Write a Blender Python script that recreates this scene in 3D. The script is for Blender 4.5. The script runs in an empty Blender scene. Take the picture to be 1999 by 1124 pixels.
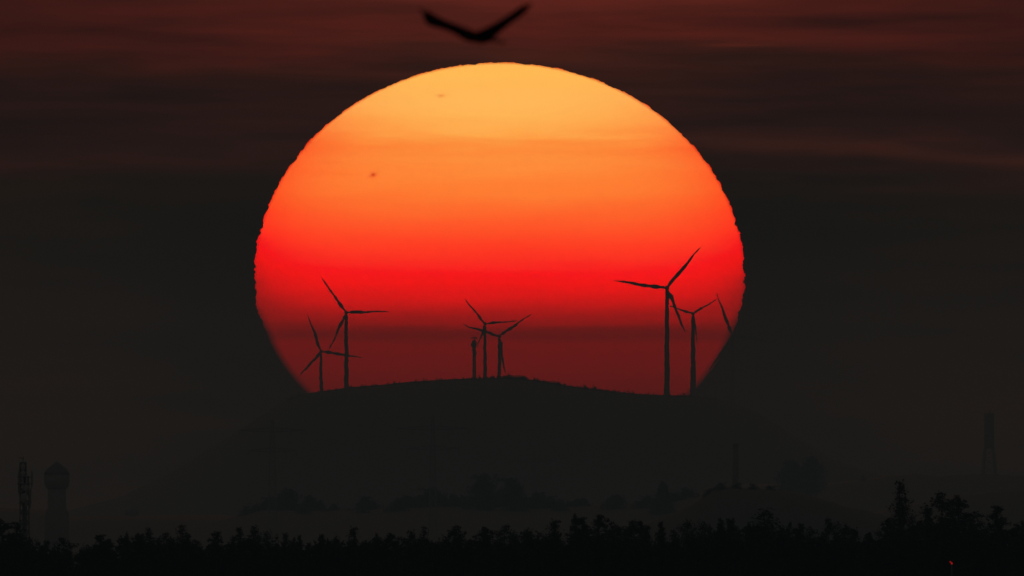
import bpy, math, random
from math import sin, cos, pi, radians, exp, sqrt
from mathutils import Vector, Matrix, noise

random.seed(7)
S = bpy.context.scene
COL = S.collection

# ------------------------------------------------------------------ camera: long telephoto lens
F = 103200.0                  # focal length in pixels of the 1999 px wide photograph
P = 1.0 / F
CAM_Z = 21.0
LEVEL = 1000.0                # photograph row of the level line
cd = bpy.data.cameras.new('camera'); cam = bpy.data.objects.new('camera', cd); COL.objects.link(cam)
cd.sensor_width = 36.0
cd.lens = 36.0 / 1999.0 * F
cam.location = (0, 0, CAM_Z)
cam.rotation_euler = (pi / 2 + math.atan((LEVEL - 562) * P), 0, 0)
cd.clip_start = 1.0; cd.clip_end = 600000.0
cd.dof.use_dof = True; cd.dof.focus_distance = 40000.0; cd.dof.aperture_fstop = cd.lens / 1000.0 / 0.095
S.camera = cam

def at(x, y, D):
    """world point at distance D seen at photograph pixel (x, y)"""
    return Vector(((x - 999.5) * P * D, D, CAM_Z + (LEVEL - y) * P * D))

def lin(c):
    r = []
    for v in c:
        v = v / 255.0
        r.append(v / 12.92 if v <= 0.04045 else ((v + 0.055) / 1.055) ** 2.4)
    return r

# ------------------------------------------------------------------ the air
HAZE_FAR, HAZE_TOP = 60100.0, 240.0
HAZE_DENSITY = 4.0e-5
HAZE_COLOR = (0.52, 0.80, 1.0)
AIR = (0.0142, 0.0113, 0.0097)          # measured radiance of endlessly deep haze in this light
def haze_path(y):
    s = (LEVEL - y) * P
    return HAZE_FAR if s <= 0 else min(HAZE_FAR, (HAZE_TOP - CAM_Z) / s)
def trans(y):
    return [exp(-HAZE_DENSITY * c * haze_path(y)) for c in HAZE_COLOR]
def behind_haze(y, c, floor=0.0):
    """radiance that a sky must have for the colour c to reach the lens at row y"""
    t = trans(y)
    return [max(floor, (l - a * (1 - q)) / q) for l, a, q in zip(lin(c), AIR, t)]

# ------------------------------------------------------------------ render settings
S.view_settings.view_transform = 'Standard'; S.view_settings.look = 'None'
S.view_settings.exposure = 0; S.view_settings.gamma = 1; S.view_settings.use_curve_mapping = False
S.render.engine = 'CYCLES'
S.cycles.use_denoising = True
S.cycles.max_bounces = 6; S.cycles.volume_bounces = 1; S.cycles.diffuse_bounces = 2
S.cycles.use_adaptive_sampling = False

# ------------------------------------------------------------------ node helpers
class NT:
    def __init__(s, tree): s.t = tree; tree.nodes.clear()
    def n(s, kind, **kw):
        o = s.t.nodes.new(kind)
        for k, v in kw.items(): setattr(o, k, v)
        return o
    def put(s, sock, v):
        if hasattr(v, 'is_output') or isinstance(v, bpy.types.NodeSocket): s.t.links.new(v, sock)
        else: sock.default_value = v
    def m(s, op, a, b=None, c=None, clamp=False):
        o = s.n('ShaderNodeMath', operation=op, use_clamp=clamp)
        s.put(o.inputs[0], a)
        if b is not None: s.put(o.inputs[1], b)
        if c is not None: s.put(o.inputs[2], c)
        return o.outputs[0]
    def ramp(s, fac, stops, interp='LINEAR'):
        o = s.n('ShaderNodeValToRGB'); r = o.color_ramp; r.interpolation = interp
        while len(r.elements) > 1: r.elements.remove(r.elements[-1])
        r.elements[0].position = stops[0][0]; r.elements[0].color = (*stops[0][1], 1)
        for p, c in stops[1:]:
            e = r.elements.new(p); e.color = (*c, 1)
        s.put(o.inputs[0], fac); return o.outputs[0]
    def noise(s, vec, scale=1, detail=3, rough=0.5):
        o = s.n('ShaderNodeTexNoise'); s.put(o.inputs['Vector'], vec)
        o.inputs['Scale'].default_value = scale; o.inputs['Detail'].default_value = detail
        o.inputs['Roughness'].default_value = rough
        return o.outputs['Fac']
    def xyz(s, x, y, z):
        o = s.n('ShaderNodeCombineXYZ')
        for i, v in enumerate((x, y, z)): s.put(o.inputs[i], v)
        return o.outputs[0]
    def mul(s, c, f):
        o = s.n('ShaderNodeVectorMath', operation='MULTIPLY'); s.put(o.inputs[0], c); s.put(o.inputs[1], f); return o.outputs[0]
    def scale(s, c, f):
        o = s.n('ShaderNodeVectorMath', operation='SCALE'); s.put(o.inputs[0], c); s.put(o.inputs['Scale'], f); return o.outputs[0]
    def add(s, a, b):
        o = s.n('ShaderNodeVectorMath', operation='ADD'); s.put(o.inputs[0], a); s.put(o.inputs[1], b); return o.outputs[0]

# ------------------------------------------------------------------ dusk sky
SUN_EL = (LEVEL - 540) * P
world = bpy.data.worlds.new('World'); S.world = world; world.use_nodes = True
w = NT(world.node_tree)
tc = w.n('ShaderNodeTexCoord').outputs['Generated']
sx = w.n('ShaderNodeSeparateXYZ'); w.put(sx.inputs[0], tc)
az = w.m('ARCTAN2', sx.outputs[0], sx.outputs[1])
el = w.m('ARCSINE', w.m('MINIMUM', w.m('MAXIMUM', sx.outputs[2], -1.0), 1.0))
X = w.m('MULTIPLY', az, F)                       # bearing and elevation in small steps of 1/F radian
E = w.m('MULTIPLY', el, F)
n1 = w.noise(w.xyz(w.m('DIVIDE', X, 620.0), w.m('DIVIDE', E, 95.0), 3.3), 1, 3, 0.55)
n2 = w.noise(w.xyz(w.m('DIVIDE', X, 300.0), w.m('DIVIDE', E, 16.0), 8.1), 1, 4, 0.6)
n3 = w.noise(w.xyz(w.m('DIVIDE', X, 420.0), w.m('DIVIDE', E, 34.0), 21.7), 1, 3, 0.55)
warp = w.m('MULTIPLY_ADD', w.m('SUBTRACT', n1, 0.5), 240.0, E)
warp = w.m('MULTIPLY_ADD', w.m('SUBTRACT', n2, 0.5), 34.0, warp)
fac = w.m('DIVIDE', warp, 2000.0, clamp=True)
SKY = [(1000, (32, 26, 21)), (800, (35, 27, 21)), (560, (33, 26, 21)), (430, (33, 26, 21)), (375, (36, 26, 21)), (335, (40, 26, 22)), (312, (43, 26, 22)),
       (290, (47, 27, 23)), (262, (43, 26, 23)), (240, (42, 25, 22)), (200, (43, 25, 22)), (160, (48, 26, 22)), (128, (55, 27, 22)),
       (95, (66, 28, 23)), (50, (71, 28, 23)), (0, (68, 28, 23)), (-120, (66, 29, 24)), (-400, (72, 34, 27)), (-1000, (84, 44, 36))]
stops = [((LEVEL - y) / 2000.0, [v * 4 for v in behind_haze(max(y, -60), c)]) for y, c in SKY]
base = w.ramp(fac, stops)
g = w.m('EXPONENT', w.m('MULTIPLY', w.m('POWER', w.m('DIVIDE', w.m('ADD', X, -30.0), 620.0), 2.0), -1.0))
hi = w.m('DIVIDE', w.m('SUBTRACT', E, 560.0), 500.0, clamp=True)
streak = w.m('MULTIPLY_ADD', w.m('SUBTRACT', n3, 0.5), 1.7, 1.0)
glow = w.m('MULTIPLY_ADD', w.m('MULTIPLY', g, 1.0), hi, 0.55)
amp = w.m('MULTIPLY', w.m('MAXIMUM', streak, 0.1), glow)
# long reddish cloud streaks lit from below
s1 = w.m('POWER', w.m('DIVIDE', w.m('SUBTRACT', w.m('MULTIPLY_ADD', w.m('SUBTRACT', n1, 0.5), 70.0, E), w.m('MULTIPLY_ADD', X, -0.055, 752.0)), 19.0), 2.0)
s1 = w.m('MULTIPLY', w.m('EXPONENT', w.m('MULTIPLY', s1, -1.0)), w.m('DIVIDE', w.m('SUBTRACT', X, 300.0), 200.0, clamp=True))
s2 = w.m('ADD', w.m('POWER', w.m('DIVIDE', w.m('SUBTRACT', w.m('MULTIPLY_ADD', w.m('SUBTRACT', n2, 0.5), 8.0, E), 911.0), 3.5), 2.0), w.m('POWER', w.m('DIVIDE', w.m('SUBTRACT', X, 440.0), 75.0), 2.0))
s2 = w.m('EXPONENT', w.m('MULTIPLY', s2, -1.0))
amp = w.m('ADD', amp, w.m('ADD', w.m('MULTIPLY', s1, 0.75), w.m('MULTIPLY', s2, 0.6)))
# a bank of smoke-dark cloud stands low in the sky round the sun; brown sky shows on both sides of it
bx = w.m('MULTIPLY_ADD', w.m('SUBTRACT', n1, 0.5), 500.0, X)
bank = w.m('EXPONENT', w.m('MULTIPLY', w.m('POWER', w.m('DIVIDE', w.m('ABSOLUTE', bx), 690.0), 3.0), -1.0))
bank = w.m('MULTIPLY', bank, w.m('SUBTRACT', 1.0, w.m('DIVIDE', w.m('SUBTRACT', E, 560.0), 160.0, clamp=True)))
amp = w.m('MULTIPLY', amp, w.m('SUBTRACT', 1.0, w.m('MULTIPLY', bank, 0.92)))
zen = w.m('EXPONENT', w.m('MULTIPLY', w.m('MAXIMUM', el, 0.0), -6.8))
base = w.scale(w.scale(base, w.m('MULTIPLY', amp, 0.25)), zen)
sky = w.n('ShaderNodeTexSky', sky_type='NISHITA', sun_disc=False)
sky.sun_elevation = radians(1.0); sky.sun_rotation = radians(0.0)
sky.air_density = 1.0; sky.dust_density = 3.0; sky.ozone_density = 1.5
b1 = w.n('ShaderNodeBackground'); w.put(b1.inputs[0], w.mul(sky.outputs[0], (0.80, 0.88, 0.68)))   # dun tint added to the unseen upper sky to balance its light
# the sky texture is left out of the low band and grows upwards
lift = w.m('DIVIDE', w.m('SUBTRACT', el, 0.012), 0.30, clamp=True)
NISHITA = 0.0525
w.put(b1.inputs[1], w.m('MULTIPLY', lift, NISHITA))
b2 = w.n('ShaderNodeBackground'); w.put(b2.inputs[0], base); b2.inputs[1].default_value = 1.0
ad = w.n('ShaderNodeAddShader'); w.put(ad.inputs[0], b1.outputs[0]); w.put(ad.inputs[1], b2.outputs[0])
wo = w.n('ShaderNodeOutputWorld'); w.put(wo.inputs[0], ad.outputs[0])
world.cycles.sampling_method = 'MANUAL'; world.cycles.sample_map_resolution = 1024

# ------------------------------------------------------------------ sun lamp (very low, nearly spent)
ld = bpy.data.lights.new('sun_light', 'SUN'); lamp = bpy.data.objects.new('sun_light', ld); COL.objects.link(lamp)
ld.energy = 0.02; ld.angle = radians(0.5); ld.color = (1.0, 0.32, 0.12)
lamp.rotation_euler = (-(pi / 2 - radians(1.0)), 0, 0)
lamp.location = (0, 30000, 400)

# ------------------------------------------------------------------ object helpers
def mesh(name, verts, faces, mat, smooth=False):
    me = bpy.data.meshes.new(name); me.from_pydata([tuple(v) for v in verts], [], faces); me.update()
    if mat: me.materials.append(mat)
    if smooth: me.polygons.foreach_set('use_smooth', [True] * len(me.polygons))
    return me
def obj(name, me, parent=None, loc=(0, 0, 0), rot=None):
    o = bpy.data.objects.new(name, me); COL.objects.link(o); o.location = loc
    if rot: o.rotation_euler = rot
    if parent: o.parent = parent
    return o
def tag(o, label=None, cat=None, group=None, kind=None):
    if label: o['label'] = label
    if cat: o['category'] = cat
    if group: o['group'] = group
    if kind: o['kind'] = kind
    return o

class MB:
    def __init__(s): s.v = []; s.f = []
    def add(s, v, f):
        b = len(s.v); s.v += [Vector(a) for a in v]; s.f += [tuple(b + i for i in q) for q in f]
    def box(s, c, d, rz=0):
        hx, hy, hz = d[0] / 2, d[1] / 2, d[2] / 2
        v = [Vector((x, y, z)) for x in (-hx, hx) for y in (-hy, hy) for z in (-hz, hz)]
        R = Matrix.Rotation(rz, 3, 'Z')
        s.add([R @ a + Vector(c) for a in v], [(0, 1, 3, 2), (4, 6, 7, 5), (0, 4, 5, 1), (2, 3, 7, 6), (0, 2, 6, 4), (1, 5, 7, 3)])
    def tube(s, pts, rad, n=8):
        """tube through pts with a radius for each"""
        pts = [Vector(p) for p in pts]; rings = []
        b = len(s.v)
        for i, p in enumerate(pts):
            d = (pts[min(i + 1, len(pts) - 1)] - pts[max(i - 1, 0)]).normalized()
            u = d.cross(Vector((0, 1, 0)) if abs(d.y) < .9 else Vector((1, 0, 0))).normalized(); q = d.cross(u)
            r = rad[i] if isinstance(rad, (list, tuple)) else rad
            for k in range(n):
                a = 2 * pi * k / n; s.v.append(p + (u * cos(a) + q * sin(a)) * r)
        for i in range(len(pts) - 1):
            for k in range(n):
                k2 = (k + 1) % n
                s.f.append((b + i * n + k, b + i * n + k2, b + (i + 1) * n + k2, b + (i + 1) * n + k))
        s.f.append(tuple(b + k for k in range(n))[::-1]); s.f.append(tuple(b + (len(pts) - 1) * n + k for k in range(n)))
    def lathe(s, prof, n=20, c=(0, 0, 0)):
        s.tube([(c[0], c[1], c[2] + z) for z, r in prof], [r for z, r in prof], n)
    def me(s, name, mat, smooth=False): return mesh(name, s.v, s.f, mat, smooth)

def material(name, col, var=0.25, scale=0.5, rough=0.8, metal=0.0, bump=0.0):
    m = bpy.data.materials.new(name); m.use_nodes = True; t = NT(m.node_tree)
    p = t.n('ShaderNodeBsdfPrincipled'); o = t.n('ShaderNodeOutputMaterial')
    co = t.n('ShaderNodeTexCoord').outputs['Object']
    n = t.noise(co, scale, 4, 0.6)
    lo = [c * (1 - var) for c in col]; hi_ = [min(1, c * (1 + var)) for c in col]
    t.put(p.inputs['Base Color'], t.ramp(n, [(0.3, lo), (0.7, hi_)]))
    p.inputs['Roughness'].default_value = rough; p.inputs['Metallic'].default_value = metal
    if bump:
        b = t.n('ShaderNodeBump'); b.inputs['Strength'].default_value = bump; t.put(b.inputs['Height'], n)
        t.put(p.inputs['Normal'], b.outputs[0])
    t.put(o.inputs[0], p.outputs[0]); return m

M_LEAF = material('foliage', (0.035, 0.055, 0.035), 0.45, 0.8)
M_LEAF2 = material('broadleaf_foliage', (0.045, 0.065, 0.03), 0.4, 0.4)
M_BARK = material('bark', (0.08, 0.06, 0.045), 0.3, 2.0)
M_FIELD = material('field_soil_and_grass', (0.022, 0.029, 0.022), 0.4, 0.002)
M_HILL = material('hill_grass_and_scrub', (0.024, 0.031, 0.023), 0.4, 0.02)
M_PAINT = material('turbine_paint', (0.4, 0.41, 0.41), 0.06, 0.2, 0.45)
M_STEEL = material('galvanised_steel', (0.28, 0.29, 0.3), 0.2, 0.8, 0.6, 0.4)
M_CONC = material('concrete', (0.32, 0.31, 0.29), 0.18, 0.2, 0.9)
M_PANEL = material('antenna_plastic', (0.5, 0.5, 0.5), 0.08, 1.0, 0.5)
M_ROOF = material('roof_sheet', (0.22, 0.2, 0.19), 0.25, 0.3)
M_BIRD = material('dark_plumage', (0.03, 0.022, 0.016), 0.4, 12.0, 0.85)

# ------------------------------------------------------------------ ground and hills
def grid(fn, xs, ys):
    v = [fn(x, y) for y in ys for x in xs]; n = len(xs)
    f = [(j * n + i, j * n + i + 1, (j + 1) * n + i + 1, (j + 1) * n + i) for j in range(len(ys) - 1) for i in range(n - 1)]
    return v, f
def gz(x, y):
    z = 0.6 * noise.noise(Vector((x / 900.0, y / 900.0, 0.3)))
    d = sqrt(x * x + y * y)
    z += 19.4 * exp(-(d / 130.0) ** 2)                # the knoll the photographer stands on
    return z
xs = [-15000, -11000, -8000, -5500, -3500, -2200, -1400, -900, -600, -400] + [-300 + 30 * i for i in range(21)] + [400, 600, 900, 1400, 2200, 3500, 5500, 8000, 11000, 15000]
ys = [-500 + 40 * i for i in range(30)] + [900 * 1.09 ** i for i in range(49) if 900 * 1.09 ** i < 59000] + [60000]
v, f = grid(lambda x, y: (x, y, gz(x, y)), xs, ys)
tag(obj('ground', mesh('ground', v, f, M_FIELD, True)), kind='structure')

def interp(prof, x):
    if x <= prof[0][0]: return prof[0][1]
    for (a, b), (c, d) in zip(prof, prof[1:]):
        if x <= c: return b + (d - b) * (x - a) / (c - a)
    return prof[-1][1]
def ridge(name, prof, D, depth, mat, step=4, rough=0.6, seed=0, nd=18):
    """a hill whose crest at distance D follows the profile (photo column, photo row)"""
    x0, x1 = prof[0][0], prof[-1][0]
    n = int((x1 - x0) / step)
    V = []; 
    for j in range(nd + 1):
        t = j / nd * 2 - 1                            # -1 near foot, 0 crest, 1 far foot
        for i in range(n + 1):
            px = x0 + (x1 - x0) * i / n
            top = at(px, interp(prof, px), D)
            k = cos(t * pi / 2) ** 1.5 if abs(t) < 1 else 0
            e_ = min(i / n, 1 - i / n) / .06; k *= 1 if e_ >= 1 else e_ * e_ * (3 - 2 * e_)   # flanks run out into the plain
            z = (top.z + 2) * k - 2
            if 0 < abs(t) < 1 or t == 0:
                z += rough * D * P * (noise.noise(Vector((px / 14.0, t * 9, seed))) * 1.3 + noise.noise(Vector((px / 60.0, t * 4, seed + 5))) * 2.0) * k
            V.append((top.x, D + t * depth, z))
    Fc = [(j * (n + 1) + i, j * (n + 1) + i + 1, (j + 1) * (n + 1) + i + 1, (j + 1) * (n + 1) + i) for j in range(nd) for i in range(n)]
    return tag(obj(name, mesh(name, V, Fc, mat, True)), kind='structure')

HILL = [(-260, 1060), (-60, 1022), (120, 1000), (240, 968), (330, 925), (410, 876), (500, 818), (560, 780), (595, 768), (626, 764), (680, 756), (740, 751), (800, 745), (860, 741), (900, 739),
        (985, 737), (1030, 740), (1070, 746), (1110, 753), (1150, 758), (1200, 764), (1250, 769), (1310, 771), (1365, 773), (1420, 783),
        (1480, 806), (1550, 850), (1620, 894), (1710, 925), (1820, 960), (1950, 1000), (2150, 1060)]
RIGHT = [(1130, 1060), (1250, 1010), (1390, 950), (1480, 944), (1600, 945), (1677, 937), (1732, 928), (1784, 923), (1823, 929), (1875, 925), (1937, 925), (1982, 929), (2060, 922),
         (2200, 930), (2400, 960), (2700, 1040), (2900, 1060)]
RIGHT2 = [(1500, 1050), (1700, 1000), (1850, 968), (1940, 958), (2010, 955), (2150, 962), (2400, 1010), (2600, 1050)]
LEFT = [(-1300, 1060), (-700, 1000), (-300, 985), (0, 990), (90, 996), (150, 1008), (240, 1006), (330, 1006), (420, 1004), (480, 1010), (600, 1030), (800, 1060)]
MID = [(250, 1050), (420, 1018), (520, 992), (640, 996), (760, 990), (900, 985), (1040, 990), (1180, 985), (1280, 982), (1400, 962), (1520, 960), (1640, 985), (1800, 1040)]
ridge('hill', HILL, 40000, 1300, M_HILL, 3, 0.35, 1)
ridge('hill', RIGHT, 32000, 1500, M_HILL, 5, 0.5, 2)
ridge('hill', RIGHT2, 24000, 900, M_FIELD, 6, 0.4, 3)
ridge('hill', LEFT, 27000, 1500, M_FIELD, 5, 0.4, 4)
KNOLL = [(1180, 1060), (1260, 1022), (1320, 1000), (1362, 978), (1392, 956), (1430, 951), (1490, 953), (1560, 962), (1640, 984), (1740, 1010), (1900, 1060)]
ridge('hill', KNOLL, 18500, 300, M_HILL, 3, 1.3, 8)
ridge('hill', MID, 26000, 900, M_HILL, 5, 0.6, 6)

# ------------------------------------------------------------------ the setting sun
SD = 150000.0; K = P * SD
SCX, SCY, SA, SBU, SBL = 975.0, 540.0, 478.0, 418.0, 372.0
N, R = 2600, 14
V = []
def edge(th):
    c, s = cos(th), sin(th)
    x, y = (SA - (7.0 * (-s) if s < 0 and c > 0 else 0)) * c, (SBU if s > 0 else SBL) * s
    side = 11.0 if c > 0 else 47.0
    # air layers shift the limb in steps
    j = noise.noise(Vector((y / 16.0, side, 2.0))) * 3.0 + 1.5 * noise.cell(Vector((y / 6.3, side, 1.5))) - 1.2 * noise.cell(Vector((y / 11.7, side, 4.5))) + noise.noise(Vector((y / 42.0, side, 5.0))) * 4.2 + noise.noise(Vector((y / 5.5, side, 9.0))) * 2.6
    j2 = noise.noise(Vector((x / 11.0, 3.0, s))) * 1.5 + noise.noise(Vector((x / 34.0, 7.0, s))) * 2.6 + noise.noise(Vector((x / 5.0, 13.0, s))) * 2.0
    return x + (1 if c > 0 else -1) * j * abs(c) ** 0.5, y + (1 if s > 0 else 0.4) * j2 * abs(s)
outl = [edge(2 * pi * i / N) for i in range(N)]
for face in (1, -1):
    for r in range(1, R + 1):
        q = sin(pi / 2 * r / R)
        if face == -1 and r == R: continue
        for x, y in outl: V.append((x * q * K, -face * SA * 0.95 * sqrt(max(0, 1 - q * q)) * K, y * q * K))
cf = len(V); V.append((0, -SA * 0.95 * K, 0)); cb = len(V); V.append((0, SA * 0.95 * K, 0))
Fc = []
def quad(a, b):
    for i in range(N):
        k = (i + 1) % N; Fc.append((a + i, a + k, b + k, b + i))
for r in range(R - 1): quad(r * N, (r + 1) * N)
off = R * N
for r in range(R - 2): quad(off + (r + 1) * N, off + r * N)
quad((R - 1) * N, off + (R - 2) * N)
for i in range(N):
    k = (i + 1) % N; Fc.append((cf, k, i)); Fc.append((cb, off + i, off + k))
ms = bpy.data.materials.new('sun_glow'); ms.use_nodes = True; t = NT(ms.node_tree)
co = t.n('ShaderNodeTexCoord').outputs['Object']; s3 = t.n('ShaderNodeSeparateXYZ'); t.put(s3.inputs[0], co)
px = t.m('DIVIDE', s3.outputs[0], K); pz = t.m('DIVIDE', s3.outputs[2], K)      # angular place on the disc
yy = t.m('SUBTRACT', SCY, pz)
up = t.m('GREATER_THAN', pz, 0.0)
bb = t.m('MULTIPLY_ADD', up, SBU - SBL, SBL)
rr = t.m('ADD', t.m('POWER', t.m('ABSOLUTE', t.m('DIVIDE', px, SA)), 2.0), t.m('POWER', t.m('ABSOLUTE', t.m('DIVIDE', pz, bb)), 2.0))
rad = t.m('SQRT', rr)
limb = t.m('MULTIPLY', t.m('POWER', t.m('MINIMUM', rr, 1.02), 3.0), 58.0)
lo_fade = t.m('MULTIPLY', t.m('DIVIDE', t.m('SUBTRACT', 640.0, yy), 90.0, clamp=True), t.m('DIVIDE', t.m('SUBTRACT', yy, 360.0), 110.0, clamp=True))
limb = t.m('MULTIPLY', limb, lo_fade)
# limb darkening is strongest in green and blue
redder = t.m('MULTIPLY', t.m('POWER', t.m('MINIMUM', rr, 1.0), 2.5), t.m('DIVIDE', t.m('SUBTRACT', 520.0, yy), 140.0, clamp=True))
redder = t.m('MULTIPLY', redder, t.m('MULTIPLY_ADD', t.m('DIVIDE', t.m('SUBTRACT', yy, 150.0), 130.0, clamp=True), 0.6, 0.0))
keep = t.m('SUBTRACT', 1.0, redder)
na = t.noise(t.xyz(t.m('DIVIDE', px, 170.0), t.m('DIVIDE', pz, 19.0), 1.7), 1, 4, 0.6)
nb = t.noise(t.xyz(t.m('DIVIDE', px, 420.0), t.m('DIVIDE', pz, 38.0), 5.2), 1, 2, 0.5)
win = t.m('EXPONENT', t.m('MULTIPLY', t.m('POWER', t.m('DIVIDE', t.m('SUBTRACT', yy, 300.0), 75.0), 2.0), -1.0))
wv = t.m('MULTIPLY_ADD', win, 46.0, 16.0)
u = t.m('ADD', yy, limb)
u = t.m('ADD', u, t.m('MULTIPLY', t.m('SUBTRACT', na, 0.5), wv))
u = t.m('ADD', u, t.m('MULTIPLY', t.m('SUBTRACT', nb, 0.5), wv))
RAMP = [(150, (255, 184, 84)), (200, (255, 190, 92)), (228, (254, 184, 86)), (250, (254, 174, 79)), (268, (253, 159, 69)), (287, (253, 144, 60)), (298, (253, 139, 58)), (314, (253, 143, 60)),
        (345, (254, 132, 54)), (380, (254, 124, 50)), (410, (254, 106, 44)), (440, (254, 86, 40)), (470, (254, 68, 36)), (495, (254, 55, 34)),
        (517, (248, 40, 32)), (534, (244, 24, 28)), (552, (238, 4, 20)), (569, (224, 0, 16)), (585, (207, 0, 15)), (602, (178, 0, 15)), (616, (151, 2, 17)), (629, (133, 10, 20)),
        (638, (107, 20, 22)), (650, (92, 21, 22)), (660, (90, 21, 22)), (672, (101, 21, 22)), (715, (95, 21, 22)), (745, (88, 22, 22)), (800, (70, 23, 20))]
U0, U1 = 130.0, 810.0
st = []
for y, c in RAMP:
    tt = trans(y); l = lin(c)
    st.append(((y - U0) / (U1 - U0), [max(0.0004, a - b * (1 - q)) for a, b, q in zip(l, AIR, tt)]))
colr = t.ramp(t.m('DIVIDE', t.m('SUBTRACT', u, U0), U1 - U0, clamp=True), st)
# the sun is brighter than it looks through the air: undo the loss row by row
rows = [100, 200, 300, 400, 500, 600, 640, 680, 720, 760, 800]
inv = t.ramp(t.m('DIVIDE', yy, 1000.0, clamp=True), [(y / 1000.0, [0.1 / q for q in trans(y)]) for y in rows])
colr = t.mul(colr, inv)
colr = t.mul(colr, t.xyz(1.0, keep, keep))
# sunspots
def spot(cx, cy, rx, ry, depth):
    a = t.m('POWER', t.m('DIVIDE', t.m('SUBTRACT', px, cx - SCX), rx), 2.0)
    b = t.m('POWER', t.m('DIVIDE', t.m('SUBTRACT', yy, cy), ry), 2.0)
    return t.m('SUBTRACT', 1.0, t.m('MULTIPLY', t.m('EXPONENT', t.m('MULTIPLY', t.m('ADD', a, b), -1.0)), depth))
for a in ((862, 188, 7.5, 3.6, .36), (859, 190, 2, 1.6, .15), (730, 343, 7, 5.5, .45), (729.5, 343, 3, 3, .6), (723, 348, 5, 3, .12), (1007, 690, 6, 4.5, .4)):
    colr = t.mul(colr, t.xyz(1.0 if False else t.m('POWER', spot(*a), 0.35), spot(*a), spot(*a)))
# thin limb: redder towards the very edge
dist = t.m('MULTIPLY', t.m('SUBTRACT', 1.004, rad), 60.0, clamp=True)
colr = t.mul(colr, t.xyz(t.m('MULTIPLY_ADD', dist, 0.3, 0.7), t.m('POWER', t.m('MAXIMUM', dist, .05), 0.8), t.m('MAXIMUM', dist, .05)))
lowdim = t.m('DIVIDE', t.m('SUBTRACT', yy, 590.0), 60.0, clamp=True)
d2 = t.m('MULTIPLY', t.m('SUBTRACT', 1.0, rad), 28.0, clamp=True)
fd = t.m('SUBTRACT', 1.0, t.m('MULTIPLY', lowdim, t.m('SUBTRACT', 1.0, d2)))
colr = t.scale(colr, fd)
em = t.n('ShaderNodeEmission'); t.put(em.inputs[0], colr); em.inputs[1].default_value = 10.0
om = t.n('ShaderNodeOutputMaterial'); t.put(om.inputs[0], em.outputs[0])
ms.cycles.emission_sampling = 'NONE'
sun = obj('sun', mesh('sun', V, Fc, ms, True), loc=at(SCX, SCY, SD))
tag(sun, 'huge flattened setting sun, yellow-orange above and deep red below, behind the turbines', 'sun')

# ------------------------------------------------------------------ wind turbines
def make_blade(R, seed):
    """blade along +Z from the hub, root tube swelling to a broad chord then tapering, slightly twisted"""
    rnd = random.Random(seed); m = MB(); n = 10; secs = []
    L = [0.0, .03, .07, .12, .18, .25, .33, .42, .52, .62, .72, .82, .91, .97, 1.0]
    C = [.021, .022, .028, .040, .047, .046, .042, .038, .033, .029, .025, .021, .017, .011, .004]
    T = [.020, .020, .018, .016, .013, .011, .009, .008, .007, .006, .005, .004, .003, .002, .001]
    bend = [rnd.uniform(-1, 1) for _ in range(3)]
    V = []; F_ = []
    for i, l in enumerate(L):
        tw = radians(16) * (1 - l) ** 2
        ox = R * (.016 * bend[0] * sin(l * 9 + bend[1] * 3) + .010 * bend[2] * sin(l * 17)) * l ** .3
        wob = 1 + .24 * sin(l * 31 + seed * 1.7) + .18 * sin(l * 57 + seed)
        for k in range(n):
            a = 2 * pi * k / n
            x = cos(a) * C[i] * R * .80 * wob - (C[i] - .02) * R * .25; y = sin(a) * T[i] * R * .6
            V.append((x * cos(tw) - y * sin(tw) + ox, x * sin(tw) + y * cos(tw) - .03 * R * l * l, l * R))
    for i in range(len(L) - 1):
        for k in range(n): F_.append((i * n + k, i * n + (k + 1) % n, (i + 1) * n + (k + 1) % n, (i + 1) * n + k))
    F_.append(tuple(range(n))[::-1]); F_.append(tuple((len(L) - 1) * n + k for k in range(n)))
    m.add(V, F_); return m.me('blade', M_PAINT, True)

def turbine(label, hub, base_y, D, R_px, angs, w_top, w_bot, yaw=0.0, seed=0):
    H = at(*hub, D); B = at(hub[0], base_y, D); R = R_px * P * D; k = P * D
    z0 = B.z - 8
    root = obj('wind_turbine', None, loc=(H.x, D, z0)); root.rotation_euler = (0, 0, yaw)
    tag(root, label, 'wind turbine', 'wind turbines on the hill')
    h = H.z - z0
    m = MB(); pts = []; rr_ = []
    for i in range(30):
        f_ = i / 29
        wb = 1.2 * k * noise.noise(Vector((f_ * 9, seed * 3.1, 1))) + .9 * k * noise.noise(Vector((f_ * 24, seed * 3.1, 4)))
        pts.append((wb, 3.2, f_ * (h - 1.6)))
        rr_.append(1.15 * (w_bot + (w_top - w_bot) * f_) / 2 * k * (1 + .3 * noise.noise(Vector((f_ * 26, seed, 8)))))
    m.tube(pts, rr_, 16); obj('tower', m.me('tower', M_PAINT, True), root)
    m = MB()
    prof = [(-1.6, 1.1), (-1.2, 1.55), (0, 1.7), (3.5, 1.75), (6.0, 1.5), (7.2, .9)]
    sc = max(.8, R / 38)
    m.tube([(0, a * sc, h) for a, b in prof], [b * sc for a, b in prof], 12)
    obj('nacelle', m.me('nacelle', M_PAINT, True), root)
    m = MB(); prof = [(-4.0, .15), (-3.7, .8), (-3.1, 1.25), (-2.3, 1.4), (-1.5, 1.3)]
    m.tube([(0, a * sc, h) for a, b in prof], [b * sc for a, b in prof], 12)
    obj('rotor_hub', m.me('rotor_hub', M_PAINT, True), root)
    for i, (a, l) in enumerate(angs):
        b = obj('blade', make_blade(R, seed * 3 + i), root, (0, -2.5 * sc, h))
        b.scale = (1, 1, l); b.rotation_euler = (0, radians(90 - a), 0)
    return root

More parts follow.
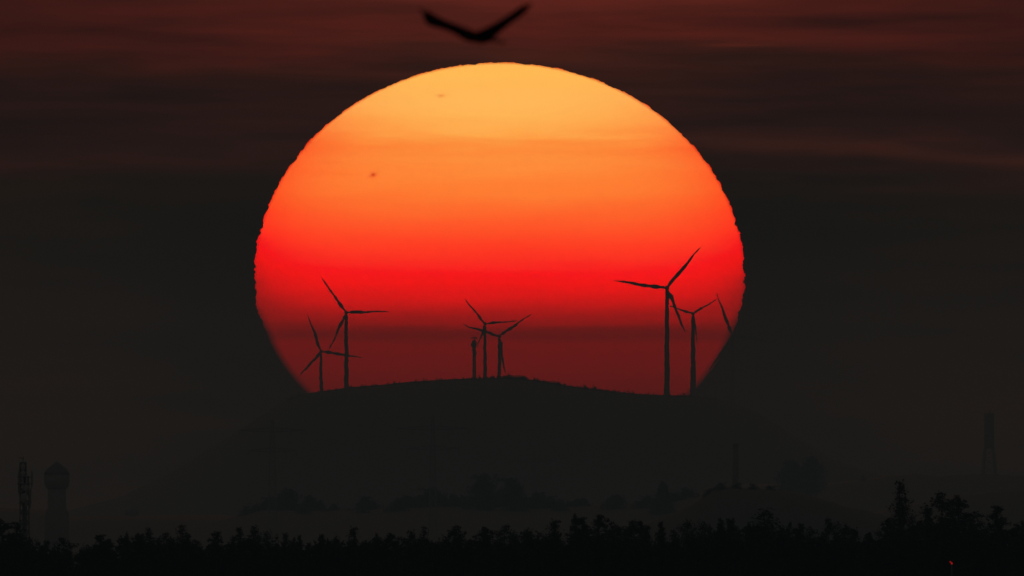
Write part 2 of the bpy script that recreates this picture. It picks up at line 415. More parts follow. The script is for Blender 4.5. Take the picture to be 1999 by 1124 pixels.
turbine('largest wind turbine, front of the right group, one blade pointing up right', (1302, 562), 772, 40100, 102, [(50.6, 1.0), (172.2, 1.02), (292.2, .92)], 6.0, 10.5, 0.0, 1)
turbine('smaller wind turbine just right of the largest one, partly behind its lower blade', (1353, 612), 772, 40900, 60, [(31, .9), (162, .85), (278, 1.04)], 5.2, 11.0, 0.0, 2)
turbine('wind turbine at the right rim of the sun, mostly lost in the dark outside it', (1430, 655), 786, 40500, 86, [(110.8, 1.03), (236, .95), (352, 1)], 5.4, 9.0, 0.0, 3)
turbine('taller wind turbine of the left pair, one blade level to the right', (676, 610), 757, 40200, 83, [(125.4, 1.02), (1.4, 1), (245, .97)], 5.4, 8.5, 0.0, 4)
turbine('shorter wind turbine of the left pair, nearest the left rim of the sun', (627, 686), 766, 40600, 79, [(109.9, .97), (351.4, 1.01), (228.2, .8)], 4.0, 7.0, 0.0, 5)
turbine('taller wind turbine of the centre pair, between the slim mast and its neighbour', (947, 632), 741, 40200, 64, [(129, 1), (5.3, 1.02), (252, .75)], 4.2, 7.2, 0.0, 6)
turbine('lower wind turbine of the centre pair, with a long blade rising to the right', (975, 656), 740, 40700, 75, [(34.7, 1), (162.3, 1), (278, .98)], 4.8, 6.4, 0.0, 7)

# ------------------------------------------------------------------ lattice masts
def lattice(m, h, w0, w1, bays, r, c=(0, 0, 0)):
    def corner(k, f_):
        ww = (w0 + (w1 - w0) * f_) / 2
        return Vector((c[0] + ww * (1 if k in (0, 3) else -1), c[1] + ww * (1 if k in (0, 1) else -1), c[2] + h * f_))
    for k in range(4): m.tube([corner(k, 0), corner(k, 1)], r, 5)
    for i in range(bays):
        a, b = i / bays, (i + 1) / bays
        for k in range(4):
            q = (k + 1) % 4
            m.tube([corner(k, a), corner(q, b)], r * .6, 4); m.tube([corner(q, a), corner(k, b)], r * .6, 4)
            m.tube([corner(k, b), corner(q, b)], r * .6, 4)
def panels(root, spots):
    for (x, y, z, hh, rz) in spots:
        m = MB(); m.box((0, 0, 0), (.34, .16, hh)); m.tube([(0, .15, -hh * .6), (0, .15, hh * .6)], .05, 6)
        obj('antenna_panel', m.me('antenna_panel', M_PANEL), root, (x, y, z), (0, 0, rz))
def drum(root, x, z, r, y=-.8):
    m = MB(); m.tube([(0, 0, 0), (0, -.35, 0), (0, -.5, 0)], [r, r, r * .8], 14)
    obj('dish_antenna', m.me('dish_antenna', M_PANEL, True), root, (x, y, z))

# mast on the hill crest in front of the sun
D = 40100; k = P * D; top = at(926, 657, D); z0 = at(926, 742, D).z - 4
root = obj('radio_mast', None, loc=(top.x, D, z0)); tag(root, 'slim radio mast with antenna clusters on the hill crest left of the centre turbines', 'radio mast')
h = top.z - z0
m = MB(); lattice(m, h * .93, 5.5 * k, 3.2 * k, 13, .5); obj('lattice_shaft', m.me('lattice_shaft', M_STEEL), root)
m = MB(); m.tube([(0, 0, h * .9), (0, 0, h + 1)], .22, 6); m.box((0, 0, h - 1.0), (4.2, .5, .9)); m.box((0, 0, h - 4.6), (3.6, 3.0, .5)); obj('head_frame', m.me('head_frame', M_STEEL), root)
for hz, rr_ in ((h - 4.2, 1.7), (h - 6.3, 2.2), (h - 12.2, 1.7), (h - 9.6, 1.4), (h - 17, 1.1)): drum(root, random.uniform(-.6, .6), hz, rr_, -1.2)
panels(root, [(-2.0, -1, h - 1.2, 1.8, 0), (2.0, -1, h - 1.4, 1.8, 0), (-1.9, -1, h - 5.4, 3.2, 0), (2.1, -1, h - 5.9, 3.4, 0), (1.2, -1, h - 13, 2.6, 0), (-1.1, -1, h - 10.5, 2.4, 0)])

# telecom mast far left behind the near forest
D = 8000; k = P * D
root = obj('radio_mast', None, loc=(at(48, 0, D).x, D, 0)); root.scale = (.68, .68, 1); tag(root, 'telecom lattice mast with antenna platforms rising above the forest at far left', 'radio mast')
def Z(y): return at(0, y, D).z
m = MB(); lattice(m, Z(962), 2.6, 1.9, 16, .16); lattice(m, Z(930) - Z(962), 1.9, 1.7, 4, .17, (0, 0, Z(962))); obj('lattice_shaft', m.me('lattice_shaft', M_STEEL), root)
m = MB(); lattice(m, Z(903) - Z(930), 1.5, 1.3, 5, .16, (-.35, 0, Z(930)))
for q in range(4): m.box((-.35, 0, Z(906) - q * .78), (1.6, 1.6, .16))
m.tube([(-.35, 0, Z(903)), (-.3, 0, Z(891))], .09, 6); m.tube([(-1.2, 0, Z(893)), (-.3, 0, Z(895))], .06, 5); obj('top_section', m.me('top_section', M_STEEL), root)
for zz, ww in ((931, 3.2), (944, 3.4), (958, 2.9), (982, 2.6)):
    m = MB(); m.tube([(ww / 2 * cos(a), ww / 2 * sin(a), Z(zz)) for a in [i * pi / 8 for i in range(17)]], .07, 5)
    m.box((0, 0, Z(zz)), (ww * .8, ww * .8, .1)); obj('platform', m.me('platform', M_STEEL), root)
m = MB(); m.tube([(0, 0, 0), (0, 0, Z(931))], .5, 8); obj('cable_duct', m.me('cable_duct', M_STEEL), root)
panels(root, [(-1.3, -.4, Z(938), 2.3, 0), (-1.25, .5, Z(951), 2.3, 0), (1.6, -.4, Z(936), 2.2, 0), (1.7, .3, Z(933), 2.0, .5), (.5, -1.4, Z(940), 2.1, 0), (-.4, -1.4, Z(941), 2.1, 0),
              (1.35, -.4, Z(968), 2.4, 0), (1.2, .5, Z(977), 2.2, 0), (-.9, -.9, Z(966), 2.4, 0), (.3, -1.2, Z(972), 2.4, 0)])
drum(root, -.2, Z(972), .75, -1); drum(root, .3, Z(952), .6, -1); drum(root, -.35, Z(912), .55, -.8); drum(root, -.35, Z(924), .5, -.8)
m = MB(); m.tube([(1.6, 0, Z(944)), (1.55, 0, Z(918))], .05, 5); obj('whip_antenna', m.me('whip_antenna', M_STEEL), root)

# water tower far left
D = 20000; k = P * D; c = at(111, 0, D)
def Z(y): return at(0, y, D).z
root = obj('water_tower', None, loc=(c.x, D, 0)); root.scale = (1.17, 1.17, 1); tag(root, 'hazy water tower with a bulging domed tank beside the far left mast', 'water tower')
m = MB(); m.lathe([(0, 4.2), (Z(1003), 3.9), (Z(992), 3.0), (Z(945), 2.85)], 24); obj('shaft', m.me('shaft', M_CONC, True), root)
m = MB(); m.lathe([(Z(955), 2.9), (Z(950), 3.7), (Z(940), 4.1), (Z(926), 4.1)], 24); obj('tank', m.me('tank', M_CONC, True), root)
m = MB(); m.lathe([(Z(926) + .003, 4.25), (Z(916), 3.3), (Z(909), 1.9), (Z(905), 1.0), (Z(901), .3)], 24); obj('roof', m.me('roof', M_ROOF, True), root)

# barn on the left skyline
D = 27000; a, b = at(243, 1009, D), at(272, 994, D); z0 = a.z - 2
root = obj('barn', None, loc=((a.x + b.x) / 2, D, z0)); tag(root, 'low hazy farm building on the far left skyline right of the water tower', 'barn')
wd = b.x - a.x; hh = b.z - z0; m = MB(); m.box((0, 0, hh / 2 - .9), (wd * .92, 10, hh - 1.8)); obj('wall', m.me('wall', M_CONC), root)
m = MB(); z1 = hh - 1.797; m.add([(-wd / 2, -5.5, z1), (wd / 2, -5.5, z1), (wd / 2, 5.5, z1), (-wd / 2, 5.5, z1), (-wd / 2 + 1, 0, hh), (wd / 2 - 1, 0, hh)],
    [(0, 1, 5, 4), (2, 3, 4, 5), (0, 4, 3), (1, 2, 5), (0, 3, 2, 1)]); obj('roof', m.me('roof', M_ROOF), root)

# electricity pylons, barely visible in front of the hill
def pylon(label, cx, top_y, arm_y, arm_px, D, w_px):
    T = at(cx, top_y, D); k = P * D
    root = obj('electricity_pylon', None, loc=(T.x, D, -1)); tag(root, label, 'electricity pylon', 'electricity pylons before the hill')
    h = T.z + 1; m = MB()
    lattice(m, h * .62, w_px * k * 1.25, w_px * k * .85, 8, .22); lattice(m, h * .38, w_px * k * .85, 1.0, 7, .2, (0, 0, h * .62)); obj('lattice_body', m.me('lattice_body', M_STEEL), root)
    za = at(0, arm_y, D).z + 1
    for q, (dz, s) in enumerate(((0, 1.0), (-9.5, .72))):
        m = MB(); L = arm_px * k / 2 * s
        for sd in (-1, 1):
            m.tube([(0, 0, za + dz + 1.4), (sd * L, 0, za + dz)], .2, 5); m.tube([(0, -.8, za + dz - .8), (sd * L, 0, za + dz)], .2, 5); m.tube([(0, .8, za + dz - .8), (sd * L, 0, za + dz)], .2, 5)
            for i in range(1, 6): m.tube([(sd * L * i / 6, 0, za + dz + 1.4 * (1 - i / 6)), (sd * L * (i - .5) / 6, 0, za + dz - .8 * (1 - i / 6))], .12, 4)
        cr = obj('crossarm', m.me('crossarm', M_STEEL), root)
        for sx_ in (-1, -.55, .55, 1):
            m = MB(); m.tube([(0, 0, 0), (0, 0, -.8), (0, 0, -1.6), (0, 0, -2.6)], [.1, .2, .2, .1], 6)
            obj('insulator', m.me('insulator', M_CONC), cr, (sx_ * L, 0, za + dz - .2))
pylon('faint electricity pylon on the left below the left pair of turbines', 532, 820, 840, 130, 25000, 15)
pylon('faint electricity pylon in the middle between the left and centre turbines', 845, 812, 836, 140, 25000, 13)
pylon('faint low electricity pylon below the centre, over the round dark trees', 1043, 885, 900, 96, 30000, 9)

# factory chimney
D = 19000; c = at(1436, 0, D)
def Z(y): return at(0, y, D).z
root = obj('chimney', None, loc=(c.x, D, 0)); tag(root, 'tall hazy factory chimney standing behind the flat topped rise right of the conical tree', 'chimney')
m = MB(); m.lathe([(0, 1.5), (Z(940), 1.15), (Z(870), .98)], 18); obj('stack', m.me('stack', M_CONC, True), root)
m = MB(); m.lathe([(Z(871), 1.12), (Z(865), 1.12)], 18); obj('rim', m.me('rim', M_CONC, True), root)
# tower with spread legs far right
D = 32000; k = P * D; c = at(1931, 0, D)
def Z(y): return at(0, y, D).z
root = obj('lookout_tower', None, loc=(c.x, D, 20)); tag(root, 'hazy tall tower with boxy upper shaft on spread legs at far right', 'tower')
z0 = 20
m = MB(); m.box((0, 0, Z(842) - z0), (19 * k, 19 * k, (Z(810) - Z(875)))); m.box((0, 0, Z(808) - z0), (21 * k, 21 * k, .6)); obj('upper_shaft', m.me('upper_shaft', M_STEEL), root)
for a, b in ((-1, -1), (1, -1), (-1, 1), (1, 1)):
    m = MB(); m.tube([(a * 15 * k, b * 15 * k, Z(926) - z0 - 8), (a * 8 * k, b * 8 * k, Z(874) - z0)], [1.1, .9], 8); obj('leg', m.me('leg', M_STEEL), root)
m = MB(); lattice(m, Z(876) - Z(926), 29 * k, 18 * k, 3, .3, (0, 0, Z(926) - z0)); obj('bracing', m.me('bracing', M_STEEL), root)
m = MB(); m.tube([(0, 0, Z(808) - z0), (0, 0, Z(800) - z0)], .3, 6); obj('aerial', m.me('aerial', M_STEEL), root)

# ------------------------------------------------------------------ trees
def crown(seed, h, w, kind, n=1400, leaf=.32, mat=None, lo=.15):
    """crown of small leaf clumps gathered in boughs; kind: spruce, column, pine, broad, cone"""
    rnd = random.Random(seed); V = []; F_ = []; lobes = []
    def width(d):                                   # half width at depth d (share of the height) below the tip
        if kind == 'spruce': return min(1, (d / .62) ** .62)
        if kind == 'column': return min(1, (d / .42) ** .50) * .8
        if kind == 'cone': return min(1, (d / .95) ** .75)
        if kind == 'pine': return min(1, (d / .30) ** .48)
        return min(1, (d / .55) ** .5)
    nl = {'spruce': 110, 'column': 90, 'pine': 80, 'broad': 80, 'cone': 120}[kind]
    for i in range(nl):
        d = (1 - lo) * (i + rnd.random()) / nl
        ww = w / 2 * width(d); a = rnd.uniform(0, 2 * pi); r = max(.035, {'spruce': .115, 'column': .13, 'pine': .135, 'broad': .165, 'cone': .13}[kind] * rnd.uniform(.6, 1.35) * (.45 + .55 * min(1, d / .18)))* w
        q = rnd.random() ** .6 * rnd.uniform(.8, 1.12)
        q = max(0, ww * q - r * .5)
        droop = q * {'spruce': .22, 'column': .05, 'pine': -.15, 'broad': -.05, 'cone': .1}[kind]
        lobes.append(((cos(a) * q, sin(a) * q, h * (1 - d) - r * .7 - droop), r))
    if kind in ('pine', 'broad'):                    # a few subtops that break the outline
        for i in range(4):
            a = rnd.uniform(0, 2 * pi); q = w * rnd.uniform(.12, .3); lobes.append(((cos(a) * q, sin(a) * q, h * rnd.uniform(.90, .965)), w * rnd.uniform(.05, .09)))
    else:
        lobes.append(((0, 0, h * .985), w * .03)); lobes.append(((0, 0, h * .965), w * .045))
    wt = [l[1] ** 1.6 for l in lobes]
    picks = rnd.choices(lobes, wt, k=n)
    for c, r in picks:
        d = Vector((rnd.gauss(0, 1), rnd.gauss(0, 1), rnd.gauss(0, .8))).normalized() * r * rnd.random() ** .45
        p = Vector(c) + d
        s = leaf * rnd.uniform(.5, 1.35)
        d1 = Vector((rnd.gauss(0, 1), rnd.gauss(0, 1), rnd.gauss(0, .8))).normalized() * s
        d2 = Vector((rnd.gauss(0, 1), rnd.gauss(0, 1), rnd.gauss(0, .8))).normalized() * s * .8
        b = len(V); V += [p - d1 * .5, p + d1 * .5 + d2 * .3, p + d2]; F_.append((b, b + 1, b + 2))
    return V, F_
def trunk(seed, h, r):
    rnd = random.Random(seed); m = MB()
    lean = [(rnd.uniform(-.12, .12), rnd.uniform(-.12, .12)) for _ in range(6)]
    m.tube([(lean[i][0], lean[i][1], h * i / 5.2) for i in range(6)], [r * (1 - .16 * i) for i in range(6)], 7)
    for i in range(9):
        a = rnd.uniform(0, 2 * pi); z = h * rnd.uniform(.45, .85); l = h * .13
        m.tube([(0, 0, z), (cos(a) * l, sin(a) * l, z + l * .45)], [r * .3, r * .1], 4)
    return m.me('trunk', M_BARK)

DF = 6000.0
protos = []
spec = [('spruce', 5.6), ('spruce', 4.6), ('pine', 3.8), ('pine', 4.6), ('column', 3.6), ('broad', 6.0), ('spruce', 6.2), ('pine', 3.2), ('broad', 4.8), ('spruce', 7.6)]
HT = 16.0
for i, (kd, wd) in enumerate(spec):
    V, F_ = crown(100 + i, HT, wd, kd, 9000, .20)
    protos.append((kd, mesh('crown', V, F_, M_LEAF), trunk(200 + i, HT, .17)))
def tree(x, y, D, pi_, wscale, label, group, top=HT, rot=0, lean=0):
    """tree whose tip is seen at photograph pixel (x, y)"""
    c = at(x, y, D)
    s = c.z / top
    root = obj('pine_tree' if protos[pi_][0] != 'broad' else 'broadleaf_tree', None, loc=(c.x, D, 0), rot=(0, lean, rot))
    wscale *= {'spruce': 1.55, 'column': 1.7, 'pine': 1.35, 'broad': 1.25}[protos[pi_][0]]
    wscale *= rt.uniform(.8, 1.35)
    root.scale = (wscale, wscale * rt.uniform(.85, 1.2), s)
    tag(root, label, 'tree', group)
    obj('trunk', protos[pi_][2], root); obj('crown', protos[pi_][1], root)
    return root

# treetops that stand out against the haze: (column, row, kind, width, label)
SKYLINE = [
 (4, 1017, 2, 1.0, 'black treetop cut by the left edge, left of the mast foot'),
 (34, 1022, 0, .9, 'pointed black treetop just left of the foot of the far left mast'),
 (58, 1050, 8, .8, 'low black treetop just right of the foot of the far left mast'),
 (93, 1057, 1, .9, 'low black treetop below the left side of the water tower'),
 (122, 1050, 3, 1.1, 'broad black treetop below the right side of the water tower'),
 (165, 1064, 8, .9, 'lowest black treetop in the dip right of the water tower'),
 (197, 1046, 4, 1.0, 'narrow black treetop left of the barn on the skyline'),
 (212, 1054, 7, .8, 'small black treetop leaning on the narrow one left of the barn'),
 (247, 1042, 2, .8, 'black treetop with a flat crown under the left end of the barn'),
 (270, 1043, 7, .9, 'black treetop with a flat crown under the right end of the barn'),
 (291, 1035, 0, .9, 'first black treetop right of the barn, rounded and knobbly'),
 (320, 1040, 3, .8, 'broad black treetop between the barn and the hooked tree'),
 (356, 1027, 6, .9, 'hooked black treetop leaning right, tallest near the left quarter'),
 (370, 1044, 1, .9, 'narrow black treetop just right of the hooked tree'),
 (423, 1040, 1, 1.0, 'thin black spire below the left foot of the hill'),
 (469, 1032, 4, 1.0, 'black treetop left of the two peaks under the left pylon'),
 (498, 1031, 0, .9, 'black slanting treetop just left of the left pylon'),
 (525, 1038, 8, .9, 'rounded black treetop directly below the left pylon'),
 (557, 1043, 1, .9, 'small black treetop to the right of the left pylon'),
 (587, 1047, 4, .7, 'very small black spire below the left rim of the sun'),
 (628, 1045, 7, .8, 'black leaning treetop below the shorter left turbine'),
 (657, 1048, 8, 1.0, 'rounded black treetop below the taller left turbine'),
 (692, 1033, 0, 1.1, 'pointed black treetop right of the taller left turbine, above its neighbours'),
 (737, 1045, 2, 1.0, 'flat black treetop left of the middle pylon, first of two'),
 (761, 1043, 7, 1.0, 'flat black treetop left of the middle pylon, second of two'),
 (804, 1040, 0, .9, 'black treetop left below the middle pylon'),
 (828, 1030, 6, .9, 'pointed black treetop directly below the middle pylon'),
 (877, 1045, 2, .9, 'low black treetop between the middle pylon and the slim mast'),
 (893, 1026, 3, .9, 'dense black treetop left of the slim mast on the hill'),
 (945, 1031, 7, 1.0, 'black treetop right below the taller centre turbine'),
 (985, 1025, 3, .9, 'bulky black treetop below the lower centre turbine'),
 (1034, 1033, 8, 1.0, 'black rounded treetop below the low pylon right of centre'),
 (1081, 1019, 0, 1.1, 'black peaked treetop right of the low pylon'),
 (1124, 1007, 2, .9, 'left one of the two tall forked black treetops right of centre'),
 (1137, 1012, 4, .8, 'narrow black top pressed against the left forked treetop'),
 (1166, 1007, 7, 1.1, 'right one of the two tall forked black treetops right of centre'),
 (1195, 1022, 8, .9, 'black sloping treetop to the right of the forked treetops'),
 (1233, 1016, 3, .9, 'black knobbly treetop left below the hazy conical tree'),
 (1252, 1019, 7, .7, 'black treetop tilting right, left below the hazy conical tree'),
 (1266, 1028, 1, .8, 'small black spire under the left edge of the hazy conical tree'),
 (1291, 1021, 4, .9, 'narrow black treetop directly below the hazy conical tree'),
 (1346, 1015, 5, 1.0, 'wide dome of black foliage below the largest turbine'),
 (1370, 1019, 8, .9, 'right shoulder of black foliage below the smaller right turbine'),
 (1407, 1016, 0, 1.0, 'black pointed treetop left of the factory chimney'),
 (1424, 1015, 1, .9, 'black pointed treetop directly below the factory chimney'),
 (1459, 1024, 2, .9, 'black rounded treetop right below the factory chimney'),
 (1494, 996, 9, 1.5, 'tall black bell shaped treetop right of the factory chimney'),
 (1480, 1020, 8, .8, 'low black crown at the left foot of the bell shaped treetop'),
 (1542, 1024, 2, .9, 'small black treetop right of the bell shaped one'),
 (1566, 1022, 3, .8, 'black treetop with two knobs below the big hazy round tree'),
 (1618, 1012, 3, .9, 'black ragged treetop right below the big hazy round tree'),
 (1650, 1026, 8, 1.0, 'low black crown left of the tallest spruce'),
 (1735, 1014, 7, .9, 'black crown at the left foot of the tallest spruce'),
 (1758, 944, 0, 1.15, 'tallest slim black spruce rising above the forest on the right'),
 (1781, 1005, 8, .8, 'low bushy black crown at the right foot of the tallest spruce'),
 (1810, 994, 7, .9, 'left low branchy black tree beside the wide twin crown'),
 (1838, 961, 3, 1.25, 'left half of the wide twin black crown on the right'),
 (1868, 972, 2, 1.5, 'right half of the wide twin black crown on the right'),
 (1893, 1010, 8, 1.0, 'low black shoulder to the right of the twin crown'),
 (1946, 990, 4, 1.4, 'slender black spruce near the right edge of the forest'),
 (1992, 1021, 2, 1.0, 'black treetop at the right edge of the picture'),
]
rt = random.Random(5)
for i, (x, y, pk, ws, lb) in enumerate(SKYLINE):
    tree(x, y, DF + rt.uniform(-8, 60), pk, ws, lb, 'treetops standing out of the near forest', top=HT * (.985 if protos[pk][0] in ('spruce', 'column') else .99), rot=rt.uniform(0, 6), lean=.012 * rt.uniform(-1, 1))

# lower crowns that merge into one dark mass
LINE = [(-200, 1056), (0, 1040), (60, 1064), (150, 1076), (190, 1066), (250, 1052), (330, 1049), (400, 1058), (700, 1057), (850, 1051), (1000, 1044), (1110, 1035), (1250, 1034), (1310, 1042), (1400, 1032),
        (1500, 1030), (1600, 1034), (1680, 1040), (1760, 1024), (1830, 1015), (1900, 1022), (2000, 1030), (2200, 1036)]
x = -130.0; j = 0
while x < 2130:
    for r in range(3):
        xx = x + rt.uniform(-9, 9)
        y = interp(LINE, xx) + rt.uniform(-11, 8) + (0, 10, 26)[r]
        lb = 'low black treetop merging into the dark forest mass along the bottom'
        tree(xx, y, DF - (0, 25, 55)[r] + rt.uniform(-10, 10), rt.choice((2, 3, 5, 8, 7, 0, 6)), rt.uniform(.7, 1.15), lb, 'low treetops merged in the dark forest band', rot=rt.uniform(0, 6))
    x += 29 if j < 500 else 40
    j += 1

# the wood behind and beside them reads as one mass
V = []; F_ = []
rw = random.Random(9)
for i in range(2000):
    D = rw.uniform(6080, 6900); xw = rw.uniform(-300, 300)
    pxx = 999.5 + xw / (P * D)
    yl = interp(LINE, pxx) + rw.uniform(-5, 12)
    htop = min(17.5, CAM_Z + (LEVEL - yl) * P * D)
    wd = rw.uniform(3.5, 6)
    vv, ff = crown(900 + i, htop, wd, rw.choice(('spruce', 'broad', 'pine')), 150, .95, lo=.35)
    b = len(V); V += [v + Vector((xw, D, 0)) for v in vv]; F_ += [tuple(q + b for q in t_) for t_ in ff]
tag(obj('forest', mesh('forest', V, F_, M_LEAF)), kind='stuff')

# ---- hazy trees of the middle distance
def far_tree(label, x, y, w_px, D, kind, seed, h=None, n=3000, name='broadleaf_tree', group='hazy trees in the middle distance'):
    c = at(x, y, D); k = P * D; wd = w_px * k
    hgt = c.z - 0.0 if h is None else h
    root = obj(name, None, loc=(c.x, D, c.z - hgt)); tag(root, label, 'tree', group)
    V, F_ = crown(seed, hgt, wd, kind, n, wd * .07, lo=.05)
    V = [Vector(v) for v in V]; zt = max(v.z for v in V)
    V = [Vector((v.x, v.y, v.z * hgt / zt)) for v in V]
    obj('crown', mesh('crown', V, F_, M_LEAF2), root)
    obj('trunk', trunk(seed, hgt * .9, .4), root)
def on_ridge(prof, D0, x, y, extra=4):
    return at(x, y, D0).z - at(x, interp(prof, x), D0).z + extra
MIDT = [('hazy round tree right of the foot of the left pylon', 562, 950, 84), ('hazy lower tree left of the round tree beside the left pylon', 526, 966, 56),
 ('hazy small tree right of the round tree beside the left pylon', 604, 964, 56), ('hazy small round tree between the left pylon and the middle pylon', 712, 966, 52),
 ('hazy tree left of the middle pylon foot', 798, 964, 66), ('hazy tall tree at the middle pylon foot', 842, 948, 86), ('hazy tree right of the middle pylon foot', 886, 962, 56),
 ('biggest hazy round tree below the centre turbines, left crown', 945, 921, 84), ('biggest hazy round tree below the centre turbines, right crown', 996, 930, 80),
 ('hazy low tree to the right of the biggest round trees', 1048, 958, 70), ('hazy low spreading tree left of the round headed one', 1130, 970, 84),
 ('hazy tree with a rounded head left of the conical tree', 1202, 962, 66), ('hazy small tree at the right foot of the conical tree', 1330, 968, 46)]
for i, (lb, x, y, wp) in enumerate(MIDT):
    D = 25900 + 15 * (i % 3)
    far_tree(lb, x, y, wp, D, 'broad', 301 + i, h=on_ridge(MID, 26000, x, y), n=6000)
rm = random.Random(12)
for i in range(52):
    x = rm.uniform(455, 1390); D = 26000 - rm.choice((40, 70, 110, 200)); crest = at(x, interp(MID, x), 26000).z
    zb = (crest + 2) * cos((D - 26000) / 900 * pi / 2) ** 1.5 - 3
    h = rm.uniform(4.5, 7.5)
    far_tree('low hazy tree in the blurred hedgerow line just above the near forest', x, LEVEL - (zb + h - CAM_Z) / (P * D), rm.uniform(34, 70), D, 'broad', 340 + i % 4, h=h, n=1500, group='low hazy trees of the distant hedgerow')
far_tree('bluish conical tree standing alone right of centre', 1294, 938, 66, 25700, 'cone', 320, h=on_ridge(MID, 26000, 1294, 938, 5), n=9000, name='conifer_tree')
for i, (x, y, wp, lb) in enumerate([(1386, 952, 34, 'low hazy tree at the left end of the flat topped rise by the chimney'), (1408, 940, 44, 'hazy tree on the rise just left of the chimney foot'),
        (1438, 941, 46, 'hazy tree hiding the foot of the chimney'), (1470, 941, 40, 'hazy tree on the rise just right of the chimney foot'), (1503, 946, 44, 'low hazy tree at the right end of the rise by the chimney')]):
    far_tree(lb, x, y, wp, 18480, 'broad', 360 + i, h=on_ridge(KNOLL, 18500, x, y, 3), n=2500)
far_tree('big hazy round tree on the right beyond the chimney, left half', 1545, 896, 78, 31500, 'broad', 321, h=20, n=6000)
far_tree('big hazy round tree on the right beyond the chimney, right half', 1583, 888, 66, 31400, 'broad', 322, h=22, n=6000)
far_tree('small hazy tree on the right hill crest left of the tallest spruce', 1685, 928, 18, 31900, 'broad', 323, h=7)

# scrub along the hill crest
V = []; F_ = []; rs = random.Random(31); D = 39950
for i in range(300):
    xx = rs.choice((rs.uniform(560, 1400), rs.gauss(1010, 50), rs.uniform(900, 1240)))
    if 1031 < xx < 1042: continue
    s = rs.uniform(.6, 1.0) ** 2 * rs.choice((1.2, 1.8, 2.4)) * (1.5 if 985 < xx < 1030 else 1)
    c = at(xx, interp(HILL, xx), D)
    vv, ff = crown(1500 + i, s * 2.0, s * 2.2, 'broad', 90, s * .42)
    b = len(V); V += [v + Vector((c.x, D + rs.uniform(-20, 20), c.z - s * .95)) for v in vv]; F_ += [tuple(q + b for q in t_) for t_ in ff]
tag(obj('scrub', mesh('scrub', V, F_, M_LEAF2)), kind='stuff')

# ------------------------------------------------------------------ red warning light above the near trees
D = 5900; c = at(1858, 1098, D)
root = obj('warning_light', None, loc=(c.x, D, 0)); tag(root, 'small red warning light on a thin pole before the black forest at lower right', 'light')
m = MB(); m.tube([(0, 0, 0), (0, 0, c.z - .25)], [.1, .06], 8); obj('pole', m.me('pole', M_STEEL), root)
m = MB(); m.box((0, 0, c.z - .22), (.3, .2, .06)); obj('bracket', m.me('bracket', M_STEEL), root)
mr = bpy.data.materials.new('red_lamp'); mr.use_nodes = True; t = NT(mr.node_tree)
e = t.n('ShaderNodeEmission'); e.inputs[0].default_value = (1, .02, .02, 1); e.inputs[1].default_value = .42
o_ = t.n('ShaderNodeOutputMaterial'); t.put(o_.inputs[0], e.outputs[0]); mr.cycles.emission_sampling = 'NONE'
m = MB(); m.lathe([(c.z - .19, .05), (c.z - .14, .085), (c.z - .03, .085), (c.z + .03, .04)], 12); obj('lamp', m.me('lamp', mr, True), root)
m = MB(); m.lathe([(-.06, .05), (0, .08), (.06, .04)], 10); obj('lamp', m.me('lamp', mr, True), root, (-.17, 0, c.z + .08))

# ------------------------------------------------------------------ the bird
D = 576.0; k = P * D; c = at(930, 72, D)
root = obj('bird', None, loc=c); tag(root, 'dark bird gliding above the sun with raised wings, blurred', 'bird')
def loft(name, secs, n=14, parent=root):
    """secs: (centre, chord vector, thickness vector)"""
    V = []; F_ = []
    for p, a, b in secs:
        for q in range(n):
            th = 2 * pi * q / n
            V.append(Vector(p) + Vector(a) * cos(th) + Vector(b) * sin(th))
    for i in range(len(secs) - 1):
        for q in range(n): F_.append((i * n + q, i * n + (q + 1) % n, (i + 1) * n + (q + 1) % n, (i + 1) * n + q))
    F_.append(tuple(range(n))[::-1]); F_.append(tuple((len(secs) - 1) * n + q for q in range(n)))
    return obj(name, mesh(name, V, F_, M_BIRD, True), parent)
def W(x, y, d=0): return Vector(((x - 930) * k, d, (72 - y) * k))
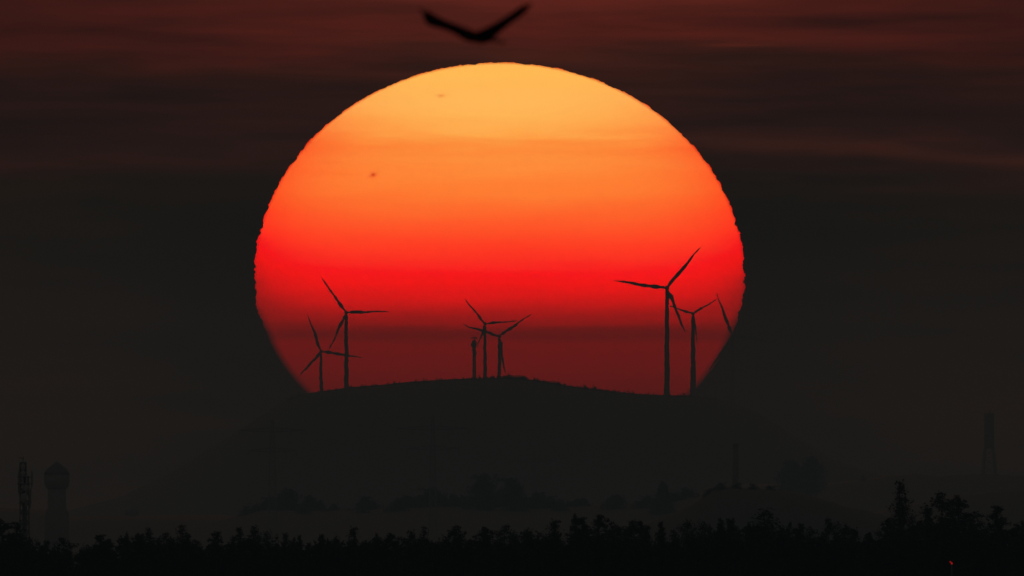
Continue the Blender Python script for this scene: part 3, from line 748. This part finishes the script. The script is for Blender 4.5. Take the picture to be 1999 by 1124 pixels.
# body from beak to tail, heading towards the lens and to the left
ax = [(W(908, 73, -.27), .006), (W(910, 72, -.25), .014), (W(912, 70, -.225), .028), (W(915, 70, -.19), .034), (W(920, 71, -.14), .038), (W(927, 73, -.06), .055), (W(935, 74, .03), .058),
      (W(944, 74, .11), .045), (W(953, 75, .18), .028)]
loft('body', [(p, (r * .96, 0, 0), (0, r * .1, r)) for p, r in ax], 16)
loft('tail', [(W(950, 75, .16), (.022, -.01, .004), (0, .0, .014)), (W(961, 77, .24), (.05, -.02, -.014), (0, 0, .020)), (W(970, 79, .32), (.08, -.03, -.022), (0, 0, .018)), (W(976, 80, .37), (.085, -.03, -.026), (0, 0, .013))])
def wing(pts, side):
    secs = []
    for (x, y, d, ch, tilt, th) in pts:
        secs.append((W(x, y, d), (side * .1 * ch, ch / 2, -ch / 2 * tilt * 1.25), (0, 0, th * 1.5)))
    wg = loft('wing', secs, 16)
    return wg
lw = wing([(928, 73, 0, .20, .42, .020), (912, 68, -.01, .23, .40, .018), (896, 60, -.03, .23, .32, .014), (880, 53, -.05, .22, .30, .012), (864, 47, -.04, .21, .34, .011), (850, 42, -.01, .21, .42, .010),
           (838, 36, .03, .19, .55, .009), (829, 28, .07, .15, .55, .007)], -1)
rw_ = wing([(932, 74, 0, .22, .45, .020), (950, 69, -.01, .26, .45, .018), (966, 58, -.03, .25, .36, .014), (980, 48, -.05, .23, .32, .012), (994, 38, -.05, .21, .30, .011), (1006, 30, -.03, .20, .32, .011),
            (1017, 22, 0, .19, .34, .011), (1027, 14, .02, .16, .34, .010)], 1)
for wg, tips, base in ((lw, [(818, 14, .02), (820, 19, .07), (823, 24, .11), (828, 30, .15)], (832, 31, .05)), (rw_, [(1037, 6, -.02), (1038, 9, .04), (1035, 13, .09), (1031, 18, .13)], (1016, 22, .01))):
    for i, (x, y, d) in enumerate(tips):
        a = W(base[0], base[1], base[2] + .03 * i); b = W(x, y, d); u_ = (b - a)
        loft('feather', [(a, (0, .03, -.018), (0, 0, .012)), (a + u_ * .6, (0, .026, -.014), (0, 0, .010)), (b, (0, .012, -.006), (0, 0, .005))], 8, wg)

# ------------------------------------------------------------------ haze
m = MB(); m.box((0, (HAZE_FAR - 600) / 2, (HAZE_TOP - 3) / 2), (30200, HAZE_FAR + 600, HAZE_TOP + 3))
mh = bpy.data.materials.new('haze'); mh.use_nodes = True; t = NT(mh.node_tree)
pv = t.n('ShaderNodeVolumePrincipled'); pv.inputs['Color'].default_value = (*HAZE_COLOR, 1); pv.inputs['Absorption Color'].default_value = (1, 1, 1, 1)
pv.inputs['Density'].default_value = HAZE_DENSITY; pv.inputs['Anisotropy'].default_value = 0.0
o_ = t.n('ShaderNodeOutputMaterial'); t.put(o_.inputs['Volume'], pv.outputs[0])
mh.cycles.homogeneous_volume = True
tag(obj('haze', m.me('haze', mh)), kind='stuff')
